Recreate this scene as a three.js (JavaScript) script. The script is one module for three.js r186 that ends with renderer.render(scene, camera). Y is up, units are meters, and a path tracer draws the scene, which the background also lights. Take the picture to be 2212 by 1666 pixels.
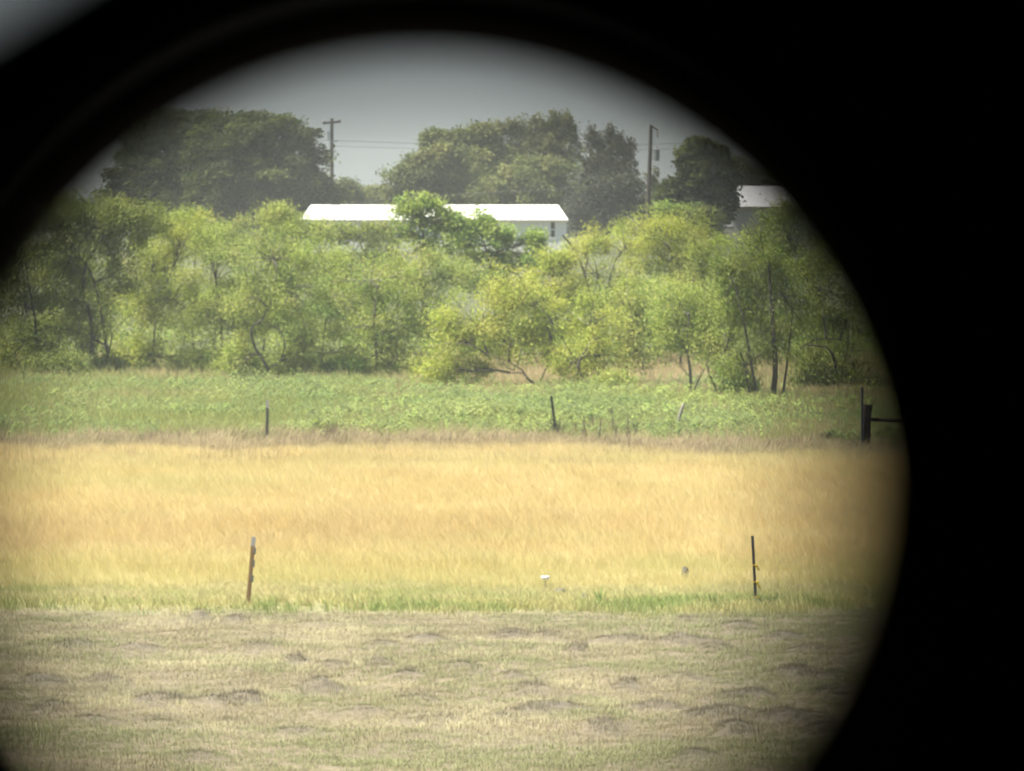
import * as THREE from 'three';
import { mergeGeometries } from 'three/addons/utils/BufferGeometryUtils.js';
import { ImprovedNoise } from 'three/addons/math/ImprovedNoise.js';
import { RoundedBoxGeometry } from 'three/addons/geometries/RoundedBoxGeometry.js';

// ───────────── camera, sky, sun, exposure ─────────────
const scene = new THREE.Scene();
const W = 1024, H = 771;
const F = 14300, CX = 1106, CY = 833, EYE = 7.7, PITCH = Math.atan(440 / F);   // F, CX, CY: lens in units of a 2212 x 1666 picture
const camera = new THREE.PerspectiveCamera(2 * Math.atan(833 / F) * 180 / Math.PI, W / H, 0.02, 8000);
camera.position.set(0, EYE, 0);
camera.rotation.x = -PITCH;
camera.focus = 26;                       // metres
camera.userData.fStop = camera.getFocalLength() / 10;   // a 10 mm wide pupil
scene.add(camera);

const renderer = new THREE.WebGLRenderer({ antialias: true });
renderer.setSize(W, H);
renderer.toneMapping = THREE.LinearToneMapping;
renderer.toneMappingExposure = 2.55;
renderer.shadowMap.enabled = true;

const sunDir = new THREE.Vector3(-0.46, 0.85, 0.1).normalize();
{
  const w = 256, h = 128, data = new Float32Array(w * h * 4);
  for (let j = 0; j < h; j++) for (let i = 0; i < w; i++) {
    const el = ((j + 0.5) / h - 0.5) * Math.PI, az = ((i + 0.5) / w - 0.5) * 2 * Math.PI;
    const v = new THREE.Vector3(Math.cos(el) * Math.cos(az), Math.sin(el), Math.cos(el) * Math.sin(az));
    const up = Math.max(0, v.y), t = 1 - Math.exp(-up * 5);
    const glow = 0.06 * Math.pow(Math.max(0, v.dot(sunDir)), 8);
    const c = [0.158 + (0.09 - 0.158) * t, 0.174 + (0.145 - 0.174) * t, 0.168 + (0.23 - 0.168) * t];
    for (let k = 0; k < 3; k++) data[(j * w + i) * 4 + k] = c[k] + glow;
    data[(j * w + i) * 4 + 3] = 1;
  }
  const sky = new THREE.DataTexture(data, w, h, THREE.RGBAFormat, THREE.FloatType);
  sky.mapping = THREE.EquirectangularReflectionMapping;
  sky.magFilter = sky.minFilter = THREE.LinearFilter;
  sky.needsUpdate = true;
  scene.background = sky;
  scene.environment = sky;
}
const sun = new THREE.DirectionalLight(new THREE.Color(1, 0.95, 0.84), 5);
sun.position.copy(sunDir).multiplyScalar(600).add(new THREE.Vector3(0, 0, -250));
sun.target.position.set(0, 0, -250);
sun.castShadow = true;
Object.assign(sun.shadow.camera, { left: -90, right: 90, top: 320, bottom: -320, near: 1, far: 1300 });
sun.shadow.mapSize.set(4096, 4096);
scene.add(sun, sun.target);
scene.fog = new THREE.FogExp2(new THREE.Color(0.92, 0.95, 0.88), 0.00029);

// ───────────── helpers ─────────────
let seed = 12345;
const rnd = () => { seed = (seed + 0x6D2B79F5) | 0; let t = Math.imul(seed ^ (seed >>> 15), 1 | seed); t = (t + Math.imul(t ^ (t >>> 7), 61 | t)) ^ t; return ((t ^ (t >>> 14)) >>> 0) / 4294967296; };
const reseed = (n) => { seed = n * 7919 + 17; };
const rr = (a, b) => a + (b - a) * rnd();
const gauss = () => (rnd() + rnd() + rnd() - 1.5) / 0.5 * 0.5;
const noise = new ImprovedNoise();
const n2 = (x, y, s = 0) => noise.noise(x, y, 3.7 + s);
const fbm = (x, y, s = 0) => n2(x, y, s) * 0.6 + n2(x * 2.1, y * 2.1, s + 5) * 0.3 + n2(x * 4.3, y * 4.3, s + 9) * 0.15;
const sm = THREE.MathUtils.smoothstep, lerp = THREE.MathUtils.lerp;
const mix3 = (a, b, t) => [lerp(a[0], b[0], t), lerp(a[1], b[1], t), lerp(a[2], b[2], t)];
const V = (x, y, z) => new THREE.Vector3(x, y, z);

const used = {};
const numbered = (n) => { const k = used[n] = (used[n] ?? -1) + 1; return k ? n + '_' + String(k).padStart(3, '0') : n; };
function tag(o, label, category, group) { o.userData.label = label; o.userData.category = category; if (group) o.userData.group = group; return o; }
function thing(name, label, category, pos, group) { const o = new THREE.Group(); o.name = numbered(name); o.position.copy(pos); scene.add(o); return tag(o, label, category, group); }
function part(parent, name, geometry, material, label) {
  const m = new THREE.Mesh(Array.isArray(geometry) ? mergeGeometries(geometry.map((g) => { const q = g.index ? g.toNonIndexed() : g; for (const k of Object.keys(q.attributes)) if (!['position', 'normal', 'uv'].includes(k)) q.deleteAttribute(k); return q; })) : geometry, material);
  m.name = name; m.castShadow = m.receiveShadow = true; if (label) m.userData.label = label;
  (parent ?? scene).add(m); return m;
}
// the point that the photograph shows at (px, py), at a given depth
const cP = Math.cos(PITCH), sP = Math.sin(PITCH);
function at(px, py, d) {
  const x = (px - CX) / F, y = -(py - CY) / F;
  const dy = y * cP - sP, dz = -cP - y * sP, k = d / -dz;
  return V(x * k, EYE + dy * k, -d);
}
const depthOf = (py) => { const y = -(py - CY) / F, dy = y * cP - sP, dz = -cP - y * sP; return EYE * -dz / -dy; };   // depth of flat ground at a picture row
const scaleAt = (d) => F / d;

// ───────────── the ground ─────────────
reseed(1);
const clods = [];   // low heaps of mown thatch in the foreground: [x, depth, half width, half depth, height]
for (const [px, py, w, h] of [
  [430, 1345, 24, .20], [505, 1345, 26, .12], [685, 1352, 26, .10], [820, 1395, 40, .10], [930, 1388, 50, .14], [640, 1432, 26, .16], [725, 1440, 45, .13], [815, 1442, 34, .14], [872, 1466, 36, .10],
  [690, 1495, 42, .18], [90, 1478, 46, .16], [230, 1470, 36, .10], [350, 1525, 58, .20], [448, 1530, 48, .17], [520, 1525, 46, .17], [95, 1532, 46, .12], [200, 1560, 50, .08], [330, 1562, 60, .08],
  [1105, 1375, 38, .17], [1180, 1378, 30, .10], [1245, 1412, 22, .16], [1340, 1388, 70, .16], [1480, 1392, 60, .20], [1550, 1405, 40, .14], [1690, 1385, 50, .12], [1110, 1466, 20, .12], [1150, 1492, 44, .12],
  [1355, 1486, 20, .14], [1180, 1535, 80, .14], [1090, 1556, 60, .10], [1300, 1578, 34, .16], [1420, 1536, 70, .14], [1560, 1550, 80, .18], [1700, 1560, 90, .20], [1610, 1510, 70, .14], [1730, 1460, 70, .18], [1760, 1410, 60, .12],
  [930, 1560, 60, .09], [640, 1585, 46, .10], [780, 1540, 40, .08], [1000, 1450, 40, .08], [560, 1400, 40, .08], [300, 1410, 60, .10], [160, 1400, 60, .10], [1480, 1470, 60, .08], [1590, 1585, 40, .16], [1250, 1450, 40, .08], [420, 1640, 50, .1], [1500, 1640, 60, .1], [900, 1510, 50, .08], [1480, 1345, 40, .08], [1600, 1360, 50, .1], [1830, 1500, 70, .2], [1800, 1590, 70, .2]]) {
  const d = depthOf(py), s = scaleAt(d), x = at(px, py, d).x;
  clods.push([x, d, w / s * 1.1, rr(.6, 1.1), h * .85]);
}
function heap(x, d) { let h = 0; for (const [cx, cd, w, dd, k] of clods) { const u = (x - cx) / w, v = (d - cd) / dd, q = u * u + v * v; if (q < 6) h = Math.max(h, k * Math.exp(-q * 1.1) * (1 + .7 * n2(x * 2.2, d * 1.6))); } return h; }
function ground(x, z) {
  const d = -z;
  let h = 0;
  if (d < 80) h = 6.2 * (1 - sm(d, -60, 80)) / (1 - sm(0, -60, 80));
  if (d < 0) h = Math.min(h, 6.2 + 0 * d);
  h = Math.min(h, 6.2);
  if (d > 262) h += 2.55 * sm(d, 262, 430);
  if (d > 84 && d < 119) { const e = sm(d, 84, 86) * (1 - sm(d, 116, 119)); h += e * (0.07 * n2(x * .55, d * .4) + .03 * n2(x * 1.7, d * 1.2, 4)) + heap(x, d); }
  if (d >= 119 && d < 262) h += 0.05 * n2(x * .25, d * .12);
  return h;
}
const onGround = (px, d) => { const p = at(px, 833, d); return V(p.x, ground(p.x, -d), -d); };

const edge = (x, s, a = 1) => a * (n2(x * .35, 1.3, s) + .5 * n2(x * 1.1, 2.3, s + 3));
// how the ground cover changes with depth: 0 mown, 1 green row, 2 pale strip, 3 golden, 4 brown, 5 weeds
function zone(x, d) {
  if (d < 118.5 + edge(x, 1, 1.2)) return 0;
  if (d < 120.6 + edge(x, 2, 1.1)) return 1;
  if (d < 124.4 + edge(x, 3, 2.2)) return 2;
  const side = sm(x, -2, 12);
  if (d < 188 - 7 * side + edge(x, 4, 2.5)) return 3;
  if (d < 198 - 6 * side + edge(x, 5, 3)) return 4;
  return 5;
}
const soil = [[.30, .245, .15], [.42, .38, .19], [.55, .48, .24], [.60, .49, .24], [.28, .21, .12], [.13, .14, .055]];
function litter(x, d) {
  const a = [0, 0, 0]; let n = 0;
  for (const [ox, od] of [[0, 0], [.5, .6], [-.5, -.6]]) { const c = soil[zone(x + ox, d + od)]; for (let k = 0; k < 3; k++) a[k] += c[k]; n++; }
  const v = 1 + .22 * fbm(x * .7, d * .5, 21), g = .09 * fbm(x * .3, d * .25, 33);
  const h = d > 84 && d < 119 ? Math.min(.85, heap(x, d) * 9) : 0;   // the heaps are dark old thatch and soil
  return mix3([a[0] / n * (v - g), a[1] / n * v, a[2] / n * (v - g)], [.20, .172, .125], h * (.75 + .5 * n2(x * 3, d * 3, 8)));
}
{
  const xs = [], zs = [];
  for (let x = 0; x <= 13; x += .15) xs.push(x);
  for (let x = 14; x < 40; x += 1) xs.push(x);
  for (let x = 40, s = 3; x < 1000; x += s, s *= 1.25) xs.push(x);
  const X = [...xs.slice(1).reverse().map((x) => -x), ...xs];
  for (let d = -300; d < 0; d += 30) zs.push(d);
  for (let d = 0; d < 84; d += 2) zs.push(d);
  for (let d = 84; d < 122; d += .15) zs.push(d);
  for (let d = 122; d < 270; d += .7) zs.push(d);
  for (let d = 270; d < 620; d += 5) zs.push(d);
  for (let d = 620, s = 10; d < 1350; d += s, s *= 1.25) zs.push(d);
  const pos = [], col = [], uv = [], idx = [], nx = X.length;
  zs.forEach((d) => X.forEach((x) => { pos.push(x, ground(x, -d), -d); col.push(...litter(x, d)); uv.push(x / 3, d / 3); }));
  for (let j = 0; j < zs.length - 1; j++) for (let i = 0; i < nx - 1; i++) { const a = j * nx + i; idx.push(a, a + 1, a + nx, a + 1, a + nx + 1, a + nx); }
  const g = new THREE.BufferGeometry();
  g.setAttribute('position', new THREE.Float32BufferAttribute(pos, 3));
  g.setAttribute('color', new THREE.Float32BufferAttribute(col, 3));
  g.setAttribute('uv', new THREE.Float32BufferAttribute(uv, 2));
  g.setIndex(idx); g.computeVertexNormals();
  const N = 512, px = new Uint8Array(N * N * 4);
  for (let j = 0; j < N; j++) for (let i = 0; i < N; i++) {   // straw and crumbs, wrapping at the edges
    const u = i / N * Math.PI * 2, v = j / N * Math.PI * 2;
    const q = noise.noise(Math.cos(u) * 5 + 9, Math.sin(u) * 5 + Math.cos(v) * 5, Math.sin(v) * 5) * .5 + noise.noise(Math.cos(u) * 22, Math.sin(u) * 22 + Math.cos(v) * 9, Math.sin(v) * 9) * .5;
    const b = 205 + 60 * q + rr(-26, 26), o = (j * N + i) * 4;
    px[o] = px[o + 1] = px[o + 2] = Math.max(60, Math.min(255, b)); px[o + 3] = 255;
  }
  const tex = new THREE.DataTexture(px, N, N); tex.wrapS = tex.wrapT = THREE.RepeatWrapping; tex.magFilter = THREE.LinearFilter; tex.colorSpace = THREE.SRGBColorSpace; tex.needsUpdate = true;
  const o = part(null, 'ground', g, new THREE.MeshStandardMaterial({ vertexColors: true, map: tex, roughness: 1 }));
  o.userData.kind = 'structure'; o.userData.label = 'wide flat pasture ground of dry litter and soil';
}

// ───────────── grass and weeds ─────────────
const leafMat = (o = {}) => new THREE.MeshPhysicalMaterial({ color: 0xffffff, roughness: .85, transmission: .35, thickness: 0, side: THREE.DoubleSide, specularIntensity: .3, ...o });
function bladeTuft(n, r, h0, h1, w, lean, curl) {
  const pos = [];
  for (let k = 0; k < n; k++) {
    const a = rr(0, 6.283), q = r * Math.sqrt(rnd()), bx = Math.cos(a) * q, bz = Math.sin(a) * q, h = rr(h0, h1), f = rr(0, 6.283), ww = w * rr(.7, 1.3);
    const dx = Math.cos(f) * ww / 2, dz = Math.sin(f) * ww / 2, c = rr(0, 6.283), k2 = curl * h * rr(.3, 1.2);
    const mx = bx + lean * h * .4 + Math.cos(c) * k2 * .35, mz = bz + Math.sin(c) * k2 * .35, tx = bx + lean * h * 1.1 + Math.cos(c) * k2, tz = bz + Math.sin(c) * k2;
    pos.push(bx - dx, -.02, bz - dz, bx + dx, -.02, bz + dz, mx + dx * .8, h * .6, mz + dz * .8);
    pos.push(bx - dx, -.02, bz - dz, mx + dx * .8, h * .6, mz + dz * .8, mx - dx * .8, h * .6, mz - dz * .8);
    pos.push(mx - dx * .8, h * .6, mz - dz * .8, mx + dx * .8, h * .6, mz + dz * .8, tx, h, tz);
  }
  const g = new THREE.BufferGeometry(); g.setAttribute('position', new THREE.Float32BufferAttribute(pos, 3)); g.computeVertexNormals(); return g;
}
function leafPlant(n, h, L, w) {   // a broad-leaved weed: a thin stem with drooping leaves
  const pos = [];
  const lx = rr(-.1, .1), lz = rr(-.1, .1);
  pos.push(-.008, -.02, 0, .008, -.02, 0, lx, h, lz, 0, -.02, -.008, 0, -.02, .008, lx, h, lz);
  for (let k = 0; k < n; k++) {
    const t = (k + rnd()) / n, y = h * (.12 + .88 * t), a = k * 2.4 + rr(-.5, .5), l = L * rr(.6, 1.2) * (1.1 - .5 * t), ww = w * rr(.7, 1.2), up = rr(-.1, .7);
    const ca = Math.cos(a), sa = Math.sin(a), bx = lx * t, bz = lz * t;
    const m = [bx + ca * l * .5, y + up * l * .5, bz + sa * l * .5], e = [bx + ca * l, y + (up - .45) * l * .6, bz + sa * l];
    pos.push(bx, y, bz, m[0] - sa * ww, m[1], m[2] + ca * ww, m[0] + sa * ww, m[1], m[2] - ca * ww);
    pos.push(m[0] - sa * ww, m[1], m[2] + ca * ww, e[0], e[1], e[2], m[0] + sa * ww, m[1], m[2] - ca * ww);
  }
  const g = new THREE.BufferGeometry(); g.setAttribute('position', new THREE.Float32BufferAttribute(pos, 3)); g.computeVertexNormals(); return g;
}
function field(name, label, category, variants, material, d0, d1, perM2, chance, colour, size, margin = 2.5) {
  const spots = variants.map(() => []);
  const area = (d) => 2 * (1106 / F * d + margin);
  const total = perM2 * (d1 - d0) * (area(d0) + area(d1)) / 2, wide = area(d1);
  for (let k = 0; k < total * wide / ((area(d0) + wide) / 2); k++) {
    const d = rr(d0, d1), x = rr(-wide / 2, wide / 2);
    if (Math.abs(x) > area(d) / 2 || rnd() > chance(x, d + gauss() * (d < 150 ? 1.3 : 3))) continue;
    spots[Math.floor(rnd() * variants.length)].push([x, d]);
  }
  const M = new THREE.Matrix4(), Q = new THREE.Quaternion(), E = new THREE.Euler(), C = new THREE.Color();
  variants.forEach((g, i) => {
    const o = new THREE.InstancedMesh(g, material, spots[i].length);
    spots[i].forEach(([x, d], k) => {
      const s = size(x, d), [r, gg, b] = colour(x, d), j = rr(.88, 1.12);
      E.set(0, rr(-.5, .5), rr(-.08, .08)); Q.setFromEuler(E);
      M.compose(V(x, ground(x, -d), -d), Q, V(s * rr(.8, 1.2), s * rr(.75, 1.25), s * rr(.8, 1.2)));
      o.setMatrixAt(k, M); o.setColorAt(k, C.setRGB(r * j, gg * j * rr(.95, 1.05), b * j));
    });
    o.name = numbered(name); o.castShadow = o.receiveShadow = true;
    o.userData = { kind: 'stuff', label, category };
    scene.add(o);
  });
}
const pxOf = (x, d) => CX + x * F / d;
reseed(2);
const gold = [.74, .605, .30], goldPale = [.76, .65, .345], goldGreen = [.63, .58, .265];
field('golden_grass', 'tall golden dry grass leaning left across the middle of the field', 'grass',
  [bladeTuft(20, .2, .15, .45, .0075, -.2, .6), bladeTuft(20, .2, .12, .42, .007, -.1, .75), bladeTuft(17, .22, .2, .55, .007, -.28, .55)], leafMat({ transmission: .45 }),
  122, 192, 46, (x, d) => zone(x, d) === 3 ? .75 + .5 * n2(x * .3, d * .15, 7) : 0,
  (x, d) => {
    let g = .35 * sm(fbm(x * .25, d * .09, 50), .02, .5);
    g += .85 * (1 - sm(d + 2.5 * n2(x * .4, d * .3, 8), 127, 137)) + .5 * (1 - sm(Math.abs(d - 166), 0, 7)) * (1 - sm(x, -8, -1)) + .35 * (1 - sm(Math.abs(d - 178 - x * .4), 2, 6));
    const tanBand = .6 * (1 - sm(Math.abs(d - 143 - x * .15), 3, 11)) * (1 - sm(x, -1, 6)) + .55 * sm(x, 3, 9) * sm(fbm(x * .2, d * .12, 64), -.3, .2);
    return mix3(mix3(mix3(gold, goldPale, sm(fbm(x * .5, d * .2, 60), -.3, .4)), [.64, .50, .245], tanBand), goldGreen, Math.min(.9, g));
  },
  (x, d) => (.8 + .35 * n2(x * .35, d * .2, 11)) * (d < 130 ? .75 : 1));
field('pale_grass', 'pale short grass strip along the near fence line', 'grass',
  [bladeTuft(20, .18, .06, .2, .008, -.15, .6), bladeTuft(20, .18, .05, .18, .008, .1, .6)], leafMat({ transmission: .3 }),
  117, 128, 70, (x, d) => zone(x, d) === 2 ? .75 + .5 * n2(x * .7, d * .8, 41) : 0,
  (x, d) => mix3([.62, .56, .29], [.48, .49, .20], sm(fbm(x * .5, d * .6, 70), -.25, .35)), () => 1);
field('green_grass', 'low green grass row at the edge of the mown ground', 'grass',
  [bladeTuft(12, .14, .1, .3, .014, -.15, .5), bladeTuft(12, .14, .08, .24, .014, .1, .6)], leafMat({ transmission: .35 }),
  115, 124, 80, (x, d) => { const z = zone(x, d); return z === 1 ? (.2 + .8 * sm(fbm(x * .45, d * .5, 80), -.2, .25)) * (.25 + .75 * sm(pxOf(x, d), 700, 900)) : 0; },
  (x, d) => mix3([.33, .40, .13], [.62, .56, .26], sm(fbm(x * .6, d * .9, 85), -.25, .25) * .9), () => .9);
reseed(3);
field('stubble_grass', 'short tan and olive mown grass in the foreground', 'grass',
  [bladeTuft(21, .18, .02, .075, .0075, -.1, .9), bladeTuft(21, .18, .03, .09, .007, .1, .9), bladeTuft(13, .16, .03, .12, .007, -.2, .7)], leafMat({ transmission: .25 }),
  83, 120, 62, (x, d) => zone(x, d) === 0 ? .85 : 0,
  (x, d) => {
    const g = sm(fbm(x * .28, d * .2, 90) + .5 * fbm(x * .9, d * .5, 95) + .45 * (1 - sm(d, 86, 93)) + .1, -.12, .32), s = heap(x, d);
    const c = mix3(mix3([.385, .34, .205], [.57, .515, .315], sm(fbm(x * .45, d * .42, 97) + .4 * fbm(x * 1.3, d, 98), -.25, .35)), [.31, .32, .155], g * .9);
    return s > .04 ? mix3(c, [.21, .18, .125], Math.min(.85, s * 8)) : c;
  },
  (x, d) => .8 + .35 * n2(x * .6, d * .5, 13));
field('seed_stalk', 'scattered thin straw seed stalks over the mown foreground', 'grass',
  [bladeTuft(2, .08, .3, .55, .009, -.2, .35), bladeTuft(1, .05, .3, .6, .009, -.1, .3)], leafMat({ transmission: .2 }),
  84, 127, 1.4, (x, d) => sm(x, -7, 3) * .8 + .1, () => [.68, .56, .33], () => 1);
reseed(4);
field('brown_grass', 'brown withered weeds and grass along the far fence', 'grass',
  [bladeTuft(11, .16, .12, .42, .014, -.12, .6), bladeTuft(9, .16, .15, .6, .012, .05, .5)], leafMat({ transmission: .2 }),
  174, 206, 40, (x, d) => { const z = zone(x, d); return z === 4 ? .75 + .5 * n2(x * .5, d * .4, 43) : z === 5 && d < 203 ? .4 : z === 3 && d > 176 ? .14 : 0; },
  (x, d) => mix3(mix3([.36, .285, .17], [.50, .41, .23], sm(fbm(x * .5, d * .35, 100), -.3, .4)), [.22, .24, .09], .5 * sm(fbm(x * .3, d * .3, 104), 0, .4)),
  (x, d) => .75 + .4 * n2(x * .6, d * .5, 15));
const weedGreen = [.26, .335, .075], weedYellow = [.38, .42, .11];
field('leafy_weed', 'green broad leaved weeds with glinting leaves below the brush', 'weeds',
  [leafPlant(13, .5, .23, .055), leafPlant(14, .66, .2, .045), leafPlant(11, .42, .25, .06)], leafMat({ roughness: .3, transmission: .42, specularIntensity: 1 }),
  190, 248, 30, (x, d) => { const p = pxOf(x, d); return zone(x, d) === 5 ? (.25 + .95 * sm(fbm(x * .16, d * .1, 110), -.25, .15)) * (p < 640 ? .35 : 1) * (d > 226 && p > 1650 ? .4 : 1) * (d > 232 && p > 850 ? .25 : 1) : 0; },
  (x, d) => mix3(weedGreen, weedYellow, sm(fbm(x * .3, d * .2, 120), -.2, .45)), (x, d) => .8 + .6 * n2(x * .35, d * .22, 17));
field('glossy_weed', 'shiny broad weed leaves glinting among the green weeds', 'weeds',
  [leafPlant(9, .6, .24, .06), leafPlant(8, .5, .26, .07)], new THREE.MeshPhysicalMaterial({ color: 0xffffff, roughness: .2, side: THREE.DoubleSide }),
  192, 236, 2.4, (x, d) => { const p = pxOf(x, d); return zone(x, d) === 5 ? sm(p, 560, 950) * (1 - .7 * sm(p, 1650, 1800)) * (.2 + sm(fbm(x * .25, d * .16, 140), -.15, .2)) : 0; },
  () => [.24, .30, .065], (x, d) => .9 + .4 * n2(x * .3, d * .2, 23));
field('meadow_grass', 'rank green and tan grass between the weeds and the brush', 'grass',
  [bladeTuft(11, .18, .25, .6, .02, -.2, .5), bladeTuft(10, .18, .2, .55, .02, .05, .6)], leafMat({ transmission: .35 }),
  190, 285, 18, (x, d) => zone(x, d) === 5 ? .85 * (1 - .75 * sm(d, 238, 250)) : 0,
  (x, d) => {
    const p = pxOf(x, d), tan = Math.max(sm(d, 229, 236) * sm(p, 760, 950) * (1 - sm(p, 1480, 1760) * .4), .75 * sm(fbm(x * .13, d * .09, 130), .0, .4), sm(p, 1660, 1790) * .6);
    return mix3(mix3([.36, .40, .115], [.50, .49, .17], rnd()), [.66, .51, .28], Math.min(1, tan));
  }, (x, d) => .85 + .3 * n2(x * .3, d * .3, 19));

// ───────────── trees ─────────────
const bark = new THREE.MeshStandardMaterial({ color: new THREE.Color(.085, .072, .06), roughness: .95 });
const barkPale = new THREE.MeshStandardMaterial({ color: new THREE.Color(.36, .32, .26), roughness: .95 });
const crownMat = new THREE.MeshPhysicalMaterial({ vertexColors: true, roughness: .8, transmission: .5, thickness: 0, side: THREE.DoubleSide, specularIntensity: .35 });
function limb(pos, pts, r0, r1, sides = 5) {   // a tapering, slightly crooked tube through pts, pushed into a triangle list
  const curve = new THREE.CatmullRomCurve3(pts), n = Math.max(2, pts.length * 2 - 1), rings = [];
  for (let k = 0; k <= n; k++) {
    const t = k / n, p = curve.getPoint(t), q = curve.getTangent(t), u = V(q.y, q.z, q.x).cross(q).normalize(), w = u.clone().cross(q), r = lerp(r0, r1, t);
    rings.push([...Array(sides)].map((_, i) => { const a = i / sides * 6.2832; return p.clone().addScaledVector(u, Math.cos(a) * r).addScaledVector(w, Math.sin(a) * r); }));
  }
  for (let k = 0; k < n; k++) for (let i = 0; i < sides; i++) {
    const a = rings[k][i], b = rings[k][(i + 1) % sides], c = rings[k + 1][i], e = rings[k + 1][(i + 1) % sides];
    for (const p of [a, b, c, b, e, c]) pos.push(p.x, p.y, p.z);
  }
}
const geo = (pos, col) => { const g = new THREE.BufferGeometry(); g.setAttribute('position', new THREE.Float32BufferAttribute(pos, 3)); if (col) g.setAttribute('color', new THREE.Float32BufferAttribute(col, 3)); g.computeVertexNormals(); return g; };
const KIND = {
  mesquite: { grow: 1.1, R: .72, flat: .75, leaves: 175, L: .125, w: .029, density: 50, droop: .2, pale: .4, greens: [[.36, .44, .085], [.43, .49, .095], [.31, .41, .09], [.46, .48, .13]] },
  yellow: { grow: 1.1, R: .72, flat: .75, leaves: 175, L: .125, w: .029, density: 50, droop: .2, pale: .4, greens: [[.46, .52, .08], [.51, .54, .09], [.39, .47, .08], [.53, .53, .12]] },
  elm: { R: .52, flat: .7, leaves: 80, L: .16, w: .052, density: 40, droop: .1, greens: [[.34, .45, .09], [.39, .48, .095], [.42, .50, .11], [.28, .40, .085]] },
  dark: { grow: 1.1, R: .7, flat: .7, leaves: 105, L: .15, w: .034, density: 46, droop: .3, greens: [[.27, .33, .07], [.33, .38, .08], [.22, .29, .065], [.37, .40, .10]] },
  oak: { grow: 1.08, R: 1.15, flat: .5, leaves: 230, L: .30, w: .105, density: 62, inner: .55, droop: 0, greens: [[.075, .105, .02], [.12, .15, .028], [.06, .085, .019], [.17, .20, .04]] },
  grove: { grow: 1.06, R: 1.0, flat: .6, leaves: 150, L: .28, w: .095, density: 78, droop: .1, greens: [[.16, .195, .05], [.20, .225, .06], [.13, .165, .048], [.24, .245, .07]] },
  sparse: { R: .42, flat: 1.3, leaves: 46, L: .24, w: .07, density: 34, droop: -.2, greens: [[.185, .20, .065], [.23, .23, .08], [.155, .17, .06]] },
};
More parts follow.
